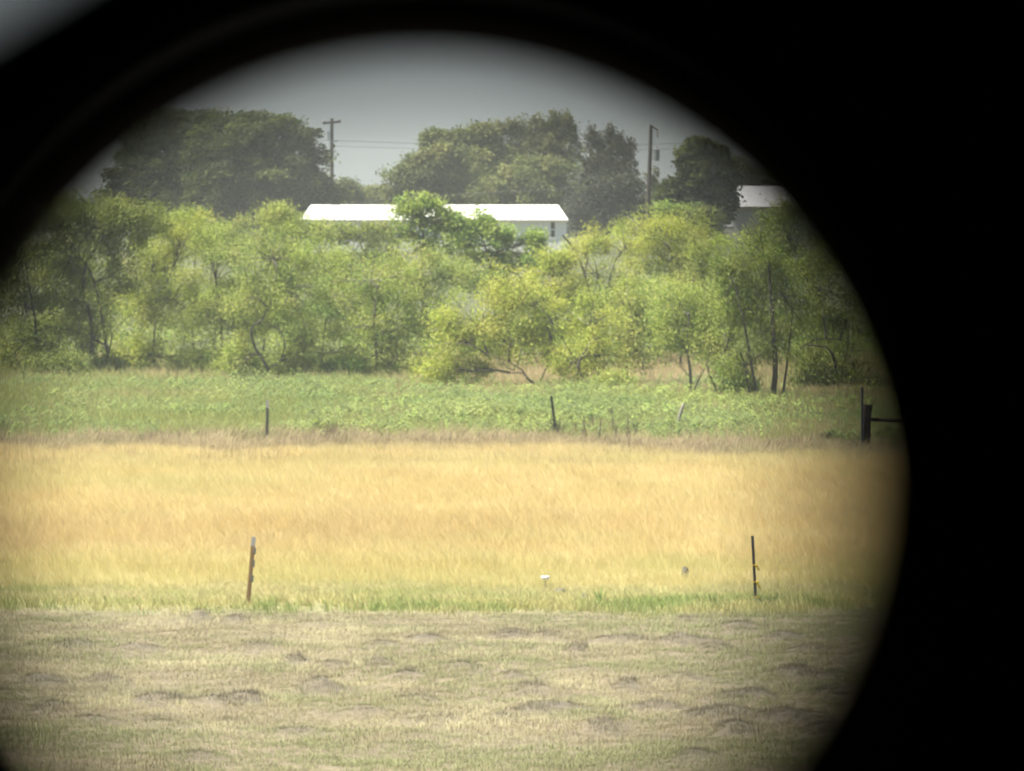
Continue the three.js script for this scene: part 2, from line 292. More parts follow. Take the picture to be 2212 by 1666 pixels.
function tree(n, name, label, category, kind, base, d, lobes, trunks = [], o = {}) {
  reseed(100 + n);
  const K = { ...KIND[kind], ...o }, s = scaleAt(d), root = V(0, 0, 0), p0 = onGround(base, d);
  const t = thing(name, label, category, p0, o.group);
  const loc = (px, py, dz = 0) => at(px, py, d + dz).sub(p0);
  const wood = [], pale = [], leaf = [], col = [];
  const joints = [];
  const own = trunks.map((tr) => tr.map(([x, y, dz], k) => loc(x, y, dz ?? (k ? -Math.min(.7, .35 * k) * (o.front ?? 1) + rr(-.25, .25) : 0))));
  if (!own.length) {
    let cx = 0, cy = 0; lobes.forEach((l) => { cx += l[0]; cy += l[1]; }); cx /= lobes.length; cy /= lobes.length;
    const c = loc(cx, cy), fork = V(c.x * .25 + rr(-.15, .15), Math.max(.35, c.y * .3), rr(-.2, .2));
    own.push([root.clone(), fork, V(lerp(fork.x, c.x, .55), lerp(fork.y, c.y, .7), rr(-.4, .4)), c]);
  }
  own.forEach((pts, k) => {
    const r0 = (trunks[k]?.r ?? K.trunk ?? .08) * (trunks[k] ? .62 : .8) * (k ? .75 : 1);
    if (trunks[k]?.pale) { const one = []; limb(one, pts, r0, r0 * .4, 6); part(t, 'branch', geo(one), barkPale, 'pale bare branch'); } else limb(wood, pts, r0, r0 * .4, 6);
    const c = new THREE.CatmullRomCurve3(pts); for (let q = .3; q <= 1.001; q += .1) joints.push(c.getPoint(Math.min(1, q)));
  });
  lobes.forEach(([cx, cy, rx0, ry0, dens = 1]) => {
    const rx = rx0 * (K.grow ?? 1), ry = ry0 * (K.grow ?? 1);
    const c = loc(cx, cy, rr(-.25, .25) * rx / s), R = V(rx / s, ry / s, Math.min(rx, ry * 1.6) / s * .85), n = Math.round(K.density * dens * Math.max(.35, Math.min(2.2, R.x * R.y / (2.2 * Math.pow(K.R / .55, 2)))));
    let near = joints[0], best = 1e9; for (const j of joints) { const q = j.distanceTo(c) + (j.y > c.y ? 1 : 0); if (q < best) { best = q; near = j; } }
    const arm = [near, near.clone().lerp(c, .5).add(V(rr(-.2, .2), rr(-.1, .25), rr(-.2, .2))), c];
    limb(wood, arm, (K.trunk ?? .1) * .5, (K.trunk ?? .1) * .22, 4);
    const stem = new THREE.CatmullRomCurve3(arm);
    for (let k = 0; k < n; k++) {
      const a = rr(0, 6.2832), y = rr(-1, 1), h = Math.sqrt(1 - y * y); let q = Math.pow(rr(K.inner ?? .12, 1), .55) * rr(.9, 1.12);
      q *= 1 + .45 * noise.noise(Math.cos(a) * h * 1.5 + cx, y * 1.5 + cy, Math.sin(a) * h * 1.5); if (rnd() < .1) q *= rr(1.1, 1.35);
      const p = V(c.x + Math.cos(a) * h * R.x * q, c.y + y * R.y * q, c.z + Math.sin(a) * h * R.z * q);
      if (p.y + p0.y < ground(p.x + p0.x, p.z + p0.z) + .15) continue;
      const from = stem.getPoint(rr(.35, 1)), out = p.clone().sub(c).normalize();
      limb(K.pale && rnd() < K.pale ? pale : wood, [from, from.clone().lerp(p, .55).add(V(rr(-.12, .12), rr(-.05, .15), rr(-.12, .12))), p.clone().addScaledVector(out, K.R * .4)], (K.trunk ?? .1) * .2, .006 * K.R / .42, 3);
      if (o.bare && rnd() < o.bare) continue;
      const g = K.greens[Math.floor(rnd() * K.greens.length)], tint = rr(.85, 1.15), RR = K.R * rr(.55, 1.25), nl = Math.round(K.leaves * rr(.6, 1.2));
      for (let i = 0; i < nl; i++) {
        const e = V(gauss(), gauss() * K.flat, gauss()).multiplyScalar(RR * .85), m = p.clone().add(e);
        const dir = V(rr(-1, 1), rr(-.8, .8) - K.droop, rr(-1, 1)).addScaledVector(e, .7 / RR).normalize(), side = V(rr(-.8, .8), 1, rr(-.8, .8)).cross(dir).normalize();
        const L = K.L * rr(.6, 1.3), w = K.w * rr(.7, 1.3), up = dir.clone().cross(side).multiplyScalar(w * .5);
        const A = m.clone().addScaledVector(dir, -L / 2), B = m.clone().addScaledVector(dir, L / 2), S = m.clone().addScaledVector(side, w).add(up), T = m.clone().addScaledVector(side, -w).add(up);
        for (const v of [A, S, B, A, B, T]) leaf.push(v.x, v.y, v.z);
        const b = tint * rr(.88, 1.12), y2 = rr(.94, 1.06);
        for (let v = 0; v < 6; v++) col.push(g[0] * b * y2, g[1] * b, g[2] * b);
      }
    }
  });
  part(t, 'trunk', geo(wood), o.bark ?? bark);
  if (pale.length) part(t, 'twigs', geo(pale), barkPale, 'pale grey twigs').userData.kind = 'stuff';
  part(t, 'crown', geo(leaf, col), crownMat);
  return t;
}
const pth = (r, pts, pale) => Object.assign(pts, { r, pale });
const D = depthOf;

// the brush along the far side of the weeds, front row
tree(1, 'brush_tree', 'dark leaning tree with forked trunk at the left end of the brush', 'tree', 'dark', 205, D(812), [[205, 490, 105, 66], [120, 470, 70, 50], [130, 550, 70, 70], [285, 470, 70, 50], [140, 650, 70, 60, .6], [260, 600, 40, 60, .5], [200, 740, 60, 40, .5]], [pth(.17, [[192, 812], [200, 720], [178, 610], [190, 560], [255, 470]]), pth(.14, [[237, 806], [222, 700], [196, 590], [150, 520]]), pth(.1, [[215, 812], [240, 740], [238, 700]])], { density: 62, leaves: 190 });
tree(2, 'brush_tree', 'shadowy tree half hidden by the dark edge at the far left', 'tree', 'dark', 72, D(812), [[40, 560, 90, 80], [60, 660, 80, 80], [30, 760, 70, 45], [100, 770, 40, 30]], [pth(.13, [[75, 812], [78, 720], [62, 620], [50, 540]])]);
tree(3, 'brush_tree', 'bright yellow green brush tree right of the dark forked trunk', 'tree', 'yellow', 335, D(806), [[330, 570, 80, 70], [395, 500, 65, 45], [305, 670, 68, 70], [375, 650, 75, 85], [275, 770, 42, 36], [350, 772, 75, 36]]);
tree(4, 'brush_tree', 'yellow green brush tree below the dark gap between the left oaks', 'tree', 'mesquite', 470, D(808), [[475, 540, 75, 65], [440, 655, 75, 80], [515, 670, 75, 80], [470, 772, 90, 36]]);
tree(5, 'brush_tree', 'brush tree with a looped dark branch near its foot', 'tree', 'mesquite', 582, D(822), [[590, 560, 75, 75], [640, 620, 75, 70], [545, 640, 55, 50], [520, 760, 40, 40, .7], [655, 760, 50, 52, .9], [530, 795, 42, 22], [630, 800, 40, 20, .8]], [pth(.12, [[582, 823], [578, 795], [548, 745], [545, 705], [570, 690]]), pth(.09, [[580, 795], [606, 778], [614, 735], [598, 704]]), pth(.07, [[560, 700], [590, 640], [600, 560]])]);
tree(6, 'brush_tree', 'brush tree with darker lower branches right of the looped branch', 'tree', 'mesquite', 695, D(816), [[705, 580, 85, 60], [725, 660, 85, 75], [695, 775, 75, 40]], [], { greens: KIND.elm.greens.concat(KIND.mesquite.greens) });
tree(7, 'brush_tree', 'feathery brush tree with a thin straight trunk near the middle', 'tree', 'mesquite', 812, D(820), [[805, 610, 85, 60], [845, 690, 80, 70], [775, 700, 60, 60], [865, 770, 55, 42, .8], [775, 790, 36, 26, .8], [860, 800, 60, 22, .9]], [pth(.1, [[812, 820], [813, 760], [808, 690], [815, 620]])]);
tree(8, 'brush_tree', 'brightest yellow green brush tree with pale leaning branches', 'tree', 'yellow', 1170, D(852), [[1045, 675, 95, 62], [1125, 650, 80, 52], [985, 735, 55, 55], [1085, 730, 90, 45, .7], [955, 800, 42, 32, .8], [1185, 715, 55, 60], [1010, 805, 40, 30, .5]], [pth(.13, [[1175, 853], [1162, 836], [1140, 818], [1128, 800]]), pth(.06, [[1128, 800], [1105, 785], [1080, 775], [1055, 768]], true), pth(.055, [[1112, 800], [1092, 792], [1085, 770]], true), pth(.06, [[1130, 806], [1095, 805], [1065, 800]], true), pth(.07, [[1162, 836], [1185, 780], [1195, 700]])]);
tree(9, 'brush_tree', 'brush tree with short crooked trunk behind the slim black post', 'tree', 'mesquite', 1258, D(854), [[1275, 700, 75, 72], [1225, 780, 45, 35, .7], [1300, 770, 50, 40, .7]], [pth(.12, [[1260, 855], [1250, 820], [1252, 780], [1270, 750]]), pth(.045, [[1262, 770], [1280, 745], [1295, 735]], true), pth(.05, [[1256, 790], [1225, 750], [1212, 725]])], { greens: KIND.yellow.greens });
tree(10, 'brush_tree', 'open brush tree with two thin dark stems near the leaning stick', 'tree', 'mesquite', 1352, D(848), [[1375, 745, 60, 55], [1345, 655, 72, 58], [1410, 680, 50, 55]], [pth(.08, [[1348, 848], [1356, 805], [1352, 760], [1360, 690]]), pth(.06, [[1326, 840], [1330, 805], [1340, 770]])]);
tree(11, 'brush_tree', 'slender grey trunked brush tree behind the leaning stick', 'tree', 'mesquite', 1492, D(866), [[1480, 660, 72, 65], [1435, 715, 42, 45], [1530, 700, 50, 52], [1480, 735, 50, 25, .6]], [pth(.11, [[1493, 868], [1491, 800], [1484, 745], [1490, 680]]), pth(.07, [[1494, 855], [1512, 815], [1528, 785], [1535, 730]]), pth(.045, [[1490, 815], [1465, 785], [1445, 770]], true), pth(.05, [[1489, 780], [1474, 735], [1468, 690]])], { bark: new THREE.MeshStandardMaterial({ color: new THREE.Color(.15, .13, .115), roughness: .95 }) });
tree(12, 'brush_tree', 'small forked brush tree just right of the slender grey trunk', 'tree', 'mesquite', 1548, D(868), [[1555, 770, 40, 42], [1572, 700, 45, 50]], [pth(.09, [[1548, 869], [1546, 838], [1532, 808], [1528, 780]]), pth(.07, [[1549, 855], [1562, 818], [1560, 770]])]);
tree(13, 'brush_tree', 'tall many stemmed brush tree with the thickest dark trunks on the right', 'tree', 'mesquite', 1660, D(873), [[1645, 560, 80, 65], [1600, 650, 52, 70], [1710, 640, 60, 75], [1590, 790, 42, 45, .8], [1665, 740, 55, 45, .6], [1575, 590, 40, 38], [1640, 660, 50, 60, .7]], [pth(.2, [[1668, 873], [1676, 800], [1670, 700], [1662, 570]]), pth(.14, [[1640, 870], [1626, 800], [1612, 720], [1588, 610]]), pth(.13, [[1622, 866], [1612, 800], [1600, 760]]), pth(.13, [[1690, 868], [1702, 780], [1712, 690]]), pth(.05, [[1580, 690], [1566, 640], [1590, 600]], true)], { greens: KIND.dark.greens.concat(KIND.mesquite.greens, KIND.elm.greens) });
tree(14, 'brush_tree', 'dim brush tree with an arching branch at the right edge', 'tree', 'dark', 1800, D(852), [[1770, 620, 80, 80], [1830, 700, 50, 60], [1755, 790, 50, 38], [1850, 800, 45, 40, .8]], [pth(.12, [[1800, 853], [1808, 800], [1790, 752], [1745, 745]]), pth(.07, [[1730, 752], [1765, 733], [1810, 733], [1850, 745]]), pth(.06, [[1720, 770], [1760, 790], [1790, 802]])], { greens: KIND.dark.greens.concat(KIND.mesquite.greens) });
// behind the front row
tree(15, 'brush_tree', 'bare twigged brush tree below the right end of the mobile home', 'tree', 'yellow', 1290, 276, [[1270, 590, 70, 45, .55], [1335, 620, 60, 50, .7], [1350, 525, 65, 42, .8], [1250, 650, 55, 45], [1280, 525, 45, 24, .6]], [pth(.13, [[1292, 815], [1290, 700], [1268, 610], [1245, 545], [1215, 508]]), pth(.1, [[1288, 690], [1312, 620], [1330, 562]]), pth(.07, [[1262, 600], [1268, 555], [1240, 540], [1225, 535]]), pth(.06, [[1300, 650], [1290, 590], [1284, 560]])]);
tree(16, 'brush_tree', 'yellow green brush tree in front of the foot of the right utility pole', 'tree', 'yellow', 1440, 284, [[1400, 505, 75, 40], [1470, 490, 60, 42], [1430, 560, 85, 55], [1505, 545, 45, 55], [1460, 620, 70, 50]], []);
tree(17, 'brush_tree', 'dusky brush tree in front of the pale house at the right edge', 'tree', 'dark', 1680, 292, [[1685, 475, 52, 40], [1720, 440, 50, 36], [1665, 520, 45, 36], [1730, 540, 70, 65], [1790, 570, 50, 60], [1650, 590, 60, 50]], [], { greens: KIND.dark.greens.concat(KIND.mesquite.greens) });
tree(18, 'leafy_tree', 'mid green leafy tree that rises over the mobile home roof', 'tree', 'elm', 910, 300, [[880, 452, 30, 20, 1.2], [925, 442, 34, 20, 1.2], [905, 478, 46, 26], [955, 475, 22, 30, 1.2], [862, 500, 36, 30], [925, 520, 60, 34], [985, 478, 14, 18, 1.4]], [pth(.12, [[915, 690], [912, 600], [915, 520], [905, 450]])], { front: 0 });
tree(19, 'leafy_tree', 'mid green leafy tree in front of the right half of the mobile home', 'tree', 'elm', 1070, 302, [[1015, 492, 22, 20, 1.3], [1048, 482, 18, 20, 1.3], [1000, 530, 45, 34], [1085, 510, 40, 24], [1050, 545, 55, 36], [1120, 545, 36, 30], [1160, 520, 10, 16, 1.5], [1150, 580, 45, 38], [1075, 600, 80, 50]], [pth(.12, [[1070, 720], [1068, 640], [1055, 560], [1035, 490]])], { front: 0 });
tree(20, 'brush_tree', 'brush tree in front of the left corner of the mobile home', 'tree', 'mesquite', 630, 290, [[605, 490, 50, 32], [655, 510, 50, 34], [640, 580, 80, 48], [705, 505, 34, 22, .6], [600, 468, 18, 12]], []);
tree(21, 'brush_tree', 'greyish brush tree in front of the dark doorway of the mobile home', 'tree', 'mesquite', 770, 296, [[755, 545, 70, 40], [825, 550, 50, 40], [785, 610, 90, 45], [745, 505, 26, 24, .7], [815, 500, 36, 26, .7]], [], { greens: KIND.grove.greens.concat(KIND.mesquite.greens) });
tree(22, 'brush_tree', 'tall yellow green brush tree below the left oak', 'tree', 'mesquite', 420, 284, [[400, 480, 50, 28], [440, 530, 70, 45], [360, 540, 60, 50], [500, 520, 45, 35]], []);
tree(23, 'brush_tree', 'brush tree filling the space behind the thin straight trunk', 'tree', 'mesquite', 930, 272, [[905, 590, 80, 50], [975, 600, 70, 50], [930, 690, 70, 60], [850, 600, 50, 40]], []);
tree(24, 'brush_tree', 'pale green brush tree under the mid green leafy trees', 'tree', 'yellow', 1215, 268, [[1195, 600, 55, 45], [1190, 660, 50, 50], [1235, 690, 45, 50, .7], [1130, 640, 50, 36], [1215, 560, 26, 20, .8]], []);
tree(25, 'brush_tree', 'brush tree between the utility pole brush and the thick dark trunks', 'tree', 'mesquite', 1545, 278, [[1535, 600, 60, 55], [1525, 545, 40, 34], [1520, 660, 50, 45], [1400, 640, 60, 45, .8]], []);
tree(26, 'brush_tree', 'brush tree behind the forked trunk at the left end of the brush', 'tree', 'mesquite', 180, 280, [[150, 600, 70, 60], [235, 640, 60, 60], [170, 690, 80, 60], [90, 700, 60, 60]], [], { greens: KIND.dark.greens.concat(KIND.mesquite.greens) });
tree(27, 'brush_tree', 'brush tree behind the looped branch', 'tree', 'mesquite', 560, 276, [[520, 640, 60, 50], [590, 700, 80, 55], [640, 690, 60, 50]], []);
tree(28, 'brush_tree', 'brush tree behind the slender grey trunk', 'tree', 'mesquite', 1470, 270, [[1420, 640, 60, 45], [1480, 690, 80, 50], [1560, 650, 55, 50]], []);
tree(29, 'brush_tree', 'dusky brush tree behind the thickest dark trunks', 'tree', 'mesquite', 1740, 276, [[1640, 720, 60, 50], [1720, 720, 70, 60], [1800, 720, 60, 55]], [], { greens: KIND.dark.greens.concat(KIND.elm.greens) });
tree(30, 'brush_tree', 'brush tree behind the pale leaning branches', 'tree', 'mesquite', 1110, 266, [[1040, 740, 60, 40], [1140, 740, 60, 45], [1210, 760, 50, 40]], []);
reseed(90);
{   // tangled undergrowth between and behind the front trees
  const leaf = [], col = [], G = KIND.mesquite.greens.concat(KIND.elm.greens);
  for (let k = 0; k < 460; k++) {
    const d = rr(262, 312), w = 1000 / F * d + 3, x = rr(-w, w * .95), R = rr(.35, .7), p = V(x, ground(x, -d) + rr(.2, 1.9) * rr(.5, 1), -d), g = G[Math.floor(rnd() * G.length)], tint = rr(.8, 1.1);
    for (let i = 0; i < 90; i++) {
      const m = p.clone().add(V(gauss() * R * 1.5, gauss() * R, gauss() * R * 1.5)), A = V(rr(-1, 1), rr(-1, 1), rr(-1, 1)).normalize().multiplyScalar(.085), B = V(rr(-1, 1), rr(-1, 1), rr(-1, 1)).normalize().multiplyScalar(.04);
      for (const v of [m.clone().add(A), m.clone().add(B), m.clone().sub(A), m.clone().add(A), m.clone().sub(B), m.clone().sub(A)]) leaf.push(v.x, v.y, v.z);
      for (let v = 0; v < 6; v++) col.push(g[0] * tint, g[1] * tint, g[2] * tint);
    }
  }
  const o = part(null, 'undergrowth', geo(leaf, col), crownMat); o.userData = { kind: 'stuff', label: 'tangled green undergrowth filling the brush between and behind its trees', category: 'undergrowth' };
}
// low shrubs at the foot of the brush
const low = [[130, 790, 60, 26, 'low dark shrub at the foot of the forked trunk tree', 'dark'], [235, 796, 34, 16, 'low shrub between the forked trunk and the left brush', 'dark'], [745, 800, 40, 22, 'low dark green shrub left of the thin straight trunk', 'elm'], [1330, 836, 30, 22, 'low rounded shrub right of the short crooked trunk', 'mesquite'], [1600, 838, 30, 30, 'low green shrub at the left of the thickest dark trunks', 'elm'], [1770, 828, 50, 24, 'low dim shrub left of the gate post', 'dark']];
low.forEach(([x, y, rx, ry, label, kind], k) => tree(140 + k, 'low_shrub', label, 'shrub', kind, x, D(y + ry), [[x - rx * .4, y, rx * .6, ry], [x + rx * .4, y + 2, rx * .6, ry * .9]], [], { trunk: .04 }));

// large trees behind the mobile home
tree(60, 'oak_tree', 'darkest broad oak at the upper left', 'tree', 'oak', 370, 492, [[390, 320, 105, 78], [420, 275, 75, 32], [340, 300, 60, 45], [330, 390, 90, 80], [440, 400, 90, 80], [290, 430, 60, 50]], [], { trunk: .4 });
tree(61, 'oak_tree', 'broad domed oak left of the left utility pole', 'tree', 'oak', 570, 476, [[545, 330, 95, 80], [520, 280, 70, 36], [590, 300, 60, 40], [600, 350, 80, 70], [635, 405, 65, 55], [560, 410, 110, 70], [480, 440, 60, 55], [600, 455, 70, 35], [655, 430, 38, 40]], [], { trunk: .4 });
tree(62, 'small_tree', 'small round tree at the foot of the left utility pole', 'tree', 'grove', 700, 520, [[690, 415, 34, 34], [672, 440, 40, 25]], [], { trunk: .15 });
tree(63, 'small_tree', 'small pointed tree just right of the left utility pole', 'tree', 'grove', 745, 530, [[744, 415, 22, 22], [752, 438, 34, 18]], [], { trunk: .15 });
tree(64, 'small_tree', 'low flat topped tree between the left utility pole and the grove', 'tree', 'grove', 805, 540, [[795, 428, 34, 16], [820, 424, 30, 18], [800, 445, 50, 14]], [], { trunk: .15 });
tree(65, 'grove_tree', 'rounded grey green tree at the left end of the middle grove', 'tree', 'grove', 930, 480, [[890, 395, 52, 38], [960, 345, 50, 32], [910, 365, 40, 28], [945, 380, 65, 42], [920, 430, 85, 35]], [], { trunk: .3 });
tree(66, 'grove_tree', 'tufted tree with dark tufts on the left shoulder of the middle grove', 'tree', 'grove', 1030, 486, [[941, 305, 12, 14, 2], [972, 316, 26, 18, 1.2], [998, 308, 12, 20, 2], [1025, 322, 34, 28], [1044, 292, 12, 22, 2], [1040, 375, 80, 55], [1020, 430, 80, 35]], [], { trunk: .3 });
tree(67, 'grove_tree', 'tallest open crowned tree with sky gaps in the middle grove', 'tree', 'sparse', 1170, 490, [[1070, 340, 55, 32], [1110, 320, 50, 26, 1], [1175, 315, 42, 34, 1], [1080, 285, 12, 24, 1.8], [1105, 280, 10, 18, 1.8], [1125, 284, 11, 24, 1.8], [1145, 294, 12, 22, 1.8], [1168, 274, 13, 26, 1.8], [1196, 264, 14, 28, 2], [1222, 262, 13, 28, 2], [1210, 290, 30, 24, 1.2], [1240, 290, 10, 22, 1.5], [1140, 350, 80, 45, 1], [1215, 330, 50, 45, .8]], [], { trunk: .25, bare: .12 });
tree(68, 'grove_tree', 'olive tree filling the lower middle of the grove', 'tree', 'grove', 1130, 478, [[1100, 400, 80, 50], [1180, 400, 70, 55], [1140, 440, 100, 28]], [], { trunk: .3 });
tree(69, 'grove_tree', 'greyish twiggy tree at the right end of the middle grove', 'tree', 'sparse', 1310, 492, [[1277, 302, 12, 26, 1.8], [1296, 315, 14, 24, 1.5], [1319, 292, 13, 28, 1.8], [1340, 305, 12, 26, 1.6], [1361, 325, 13, 28, 1.6], [1315, 335, 42, 34, .9], [1352, 350, 30, 34, .9], [1290, 370, 65, 55, 1.3], [1325, 400, 60, 55, 1.2]], [], { trunk: .3, bare: .25, greens: [[.12, .115, .065], [.15, .14, .08], [.10, .10, .06]] });
tree(70, 'grove_tree', 'dark bushy tree beside the right end of the mobile home', 'tree', 'grove', 1310, 470, [[1300, 420, 60, 50], [1335, 430, 45, 48], [1265, 460, 40, 35], [1310, 470, 70, 30]], [], { trunk: .3, greens: [[.07, .075, .045], [.09, .095, .05], [.055, .062, .04]] });
tree(71, 'small_tree', 'thin pale green tree right behind the right utility pole', 'tree', 'sparse', 1410, 500, [[1412, 375, 14, 22, .6], [1418, 415, 20, 34, .7], [1410, 445, 30, 22]], [], { trunk: .15, greens: [[.14, .16, .06], [.18, .19, .08]] });
tree(72, 'oak_tree', 'dark tree with ragged top right of the right utility pole', 'tree', 'oak', 1515, 428, [[1562, 402, 18, 34, 1.2], [1550, 450, 24, 22], [1500, 350, 24, 32, 1.2], [1510, 322, 10, 18, 2], [1528, 330, 9, 20, 2], [1548, 338, 10, 16, 2], [1558, 365, 16, 16, 1.3], [1520, 400, 48, 38], [1465, 425, 38, 32], [1540, 435, 42, 42], [1500, 450, 60, 30]], [pth(.3, [[1515, 500], [1512, 430], [1508, 370], [1512, 320]])], { R: .7 });
tree(73, 'oak_tree', 'dim tree behind the roof of the pale house', 'tree', 'oak', 1600, 500, [[1590, 385, 45, 28], [1640, 390, 45, 30], [1690, 400, 45, 30]], [], { trunk: .3 });
tree(74, 'low_shrub', 'blue green bush between the right utility pole and the ragged dark tree', 'shrub', 'elm', 1450, 424, [[1450, 458, 40, 22], [1490, 470, 34, 20]], [], { R: .7, L: .25, w: .09, trunk: .08 });
tree(75, 'low_shrub', 'brownish bush left of the pale house window', 'shrub', 'grove', 1520, 420, [[1525, 480, 26, 28], [1510, 500, 30, 24]], [], { R: .7, trunk: .08 });

reseed(500);
{   // a far wood that closes the view between and behind the trees
  const leaf = [], col = [], g0 = [[.085, .10, .045], [.11, .125, .05], [.07, .085, .04]];
  for (let k = 0; k < 520; k++) {
    const x = rr(-75, 75), d = rr(600, 660), p = V(x, ground(x, -d), -d), top = 6.2 - 0.8 + 1.1 * n2(x * .09, 2.2) + .5 * n2(x * .4, 4.4), y = rr(.3, Math.max(1, top - p.y)), g = g0[k % 3], R = rr(.9, 1.8), tint = rr(.8, 1.2);
    for (let i = 0; i < 90; i++) {
      const m = p.clone().add(V(gauss() * R, y + gauss() * R * .6, gauss() * R)), A = V(rr(-1, 1), rr(-1, 1), rr(-1, 1)).normalize().multiplyScalar(.34), B = V(rr(-1, 1), rr(-1, 1), rr(-1, 1)).normalize().multiplyScalar(.22);
      for (const v of [m.clone().add(A), m.clone().add(B), m.clone().sub(A), m.clone().add(A), m.clone().sub(B), m.clone().sub(A)]) leaf.push(v.x, v.y, v.z);
      for (let v = 0; v < 6; v++) col.push(g[0] * tint, g[1] * tint, g[2] * tint);
    }
  }
  const o = part(null, 'far_wood', geo(leaf, col), crownMat); o.userData = { kind: 'stuff', label: 'far low wood seen between the oaks and the grove', category: 'wood' };
}

// ───────────── buildings ─────────────
const box = (w, h, d, x, y, z) => new THREE.BoxGeometry(w, h, d).translate(x, y, z);
const whiteWall = new THREE.MeshStandardMaterial({ color: new THREE.Color(.80, .785, .77), roughness: .7 });
const whiteRoof = new THREE.MeshStandardMaterial({ color: new THREE.Color(.80, .79, .75), roughness: .45 });
const trim = new THREE.MeshStandardMaterial({ color: new THREE.Color(.42, .37, .31), roughness: .7 });
const dark = new THREE.MeshStandardMaterial({ color: new THREE.Color(.10, .075, .055), roughness: .7 });
const glass = new THREE.MeshPhysicalMaterial({ color: new THREE.Color(.03, .035, .04), roughness: .08 });
function wallWithHoles(w, h, t, holes) {
  const s = new THREE.Shape([[0, 0], [w, 0], [w, h], [0, h]].map(([x, y]) => new THREE.Vector2(x, y)));
  for (const [x, y, a, b] of holes) s.holes.push(new THREE.Path([[x, y], [x, y + b], [x + a, y + b], [x + a, y]].map(([p, q]) => new THREE.Vector2(p, q))));
  return new THREE.ExtrudeGeometry(s, { depth: t, bevelEnabled: false });
}
function windowIn(parent, x, y, w, h, z) {   // a sash window: frame in the opening, two panes, meeting rail
  const f = part(parent, 'window', [box(w, .05, .07, x + w / 2, y + .025, z), box(w, .05, .07, x + w / 2, y + h - .025, z), box(.05, h - .1, .07, x + .025, y + h / 2, z), box(.05, h - .1, .07, x + w - .025, y + h / 2, z), box(w - .1, .06, .05, x + w / 2, y + h / 2, z)], whiteWall);
  part(f, 'pane', box(w - .1, h / 2 - .08, .01, x + w / 2, y + h * .25 + .01, z - .01), glass);
  part(f, 'pane', box(w - .1, h / 2 - .08, .01, x + w / 2, y + h * .75 - .01, z - .01), glass);
  part(f, 'sill', box(w + .08, .05, .12, x + w / 2, y - .027, z + .04), whiteWall);
}
function hipRoof(w, d, rise, inset, over) {   // a slab with four slopes, its eaves at y = 0
  const a = over, P = [[-a, 0, a], [w + a, 0, a], [w + a, 0, -d - a], [-a, 0, -d - a], [inset, rise, -d / 2], [w - inset, rise, -d / 2], [-a, -.1, a], [w + a, -.1, a], [w + a, -.1, -d - a], [-a, -.1, -d - a]];
  const pos = []; for (const q of [[0, 1, 5], [0, 5, 4], [1, 2, 5], [2, 3, 4], [2, 4, 5], [3, 0, 4], [6, 8, 7], [6, 9, 8]]) for (const k of q) pos.push(...P[k]);
  return geo(pos);
}
{
  const d = 446, s = scaleAt(d), A = at(652, 478, d), B = at(1224, 478, d), w = B.x - A.x, gy = ground((A.x + B.x) / 2, -d) - .1, h = A.y - gy;
  const t = thing('mobile_home', 'long white mobile home with bright metal roof behind the brush', 'mobile home', V(A.x, gy, -d));
  const X = (px) => (px - 652) / s, Y = (py) => h - (py - 478) / s;
  const win = [X(1188), Y(514), 12 / s, 36 / s], door = [X(779), Y(524), 29 / s, 42 / s];
  part(t, 'wall', [wallWithHoles(w, h, .12, [win, door]).translate(0, 0, -.12), box(w, h, .12, w / 2, h / 2, -4.14), box(.12, h, 3.96, .06, h / 2, -2.1), box(.12, h, 3.96, w - .06, h / 2, -2.1)], whiteWall);
  part(t, 'skirt', box(w + .03, .55, .05, w / 2, .27, .03), trim);
  const rise = (478 - 446) / s * 1.0;
  const rf = part(t, 'roof', hipRoof(w, 4.2, rise, .55, .12).translate(0, h + .1, 0), whiteRoof);
  part(t, 'fascia', box(w + .26, .12, .05, w / 2, h + .02, .13), trim);
  for (let k = 1; k < 18; k++) { const x = k * w / 18, run = Math.hypot(2.1, rise); const rib = new THREE.BoxGeometry(.05, .03, run * .92).rotateX(Math.atan2(rise, 2.1 + .12)).translate(x, h + .1 + rise / 2 + .012, -1.0); if (k > 1 && k < 17) part(rf, 'rib', rib, whiteRoof); }
  windowIn(t, ...win, -.06);
  part(t, 'door', box(door[2], door[3], .06, door[0] + door[2] / 2, door[1] + door[3] / 2, -.09), dark, 'dark brown doorway');
}
{
  const d = 442, s = scaleAt(d), A = at(1540, 446, d), B = at(1790, 446, d), w = B.x - A.x, gy = ground(A.x, -d) - .1, h = A.y - gy;
  const t = thing('house', 'pale house with grey metal roof and dark square window at the right edge', 'house', V(A.x, gy, -d));
  const X = (px) => (px - 1540) / s, Y = (py) => h - (py - 446) / s, win = [X(1562), Y(487), 21 / s, 24 / s];
  const wm = new THREE.MeshStandardMaterial({ color: new THREE.Color(.43, .40, .37), roughness: .85 });
  part(t, 'wall', [wallWithHoles(w, h, .15, [win]).translate(0, 0, -.15), box(w, h, .15, w / 2, h / 2, -5.93), box(.15, h, 5.7, .075, h / 2, -3), box(.15, h, 5.7, w - .075, h / 2, -3)], wm);
  const rise = 45 / s, over = .25, rf = new THREE.MeshStandardMaterial({ color: new THREE.Color(.46, .45, .45), roughness: .5 });
  const a = [-over, 0, .35], pos = [], P = [[X(1568), 0, .35], [w + over, 0, .35], [w + over, 0, -6.35], [X(1568), 0, -6.35], [X(1574), rise, -3], [w + over, rise, -3]];
  for (const q of [[0, 1, 5], [0, 5, 4], [2, 3, 4], [2, 4, 5], [0, 4, 3], [1, 2, 5], [0, 2, 1], [0, 3, 2]]) for (const k of q) pos.push(...P[k]);
  part(t, 'roof', geo(pos).translate(0, h + .02, 0), rf);
  windowIn(t, ...win, -.08);
}

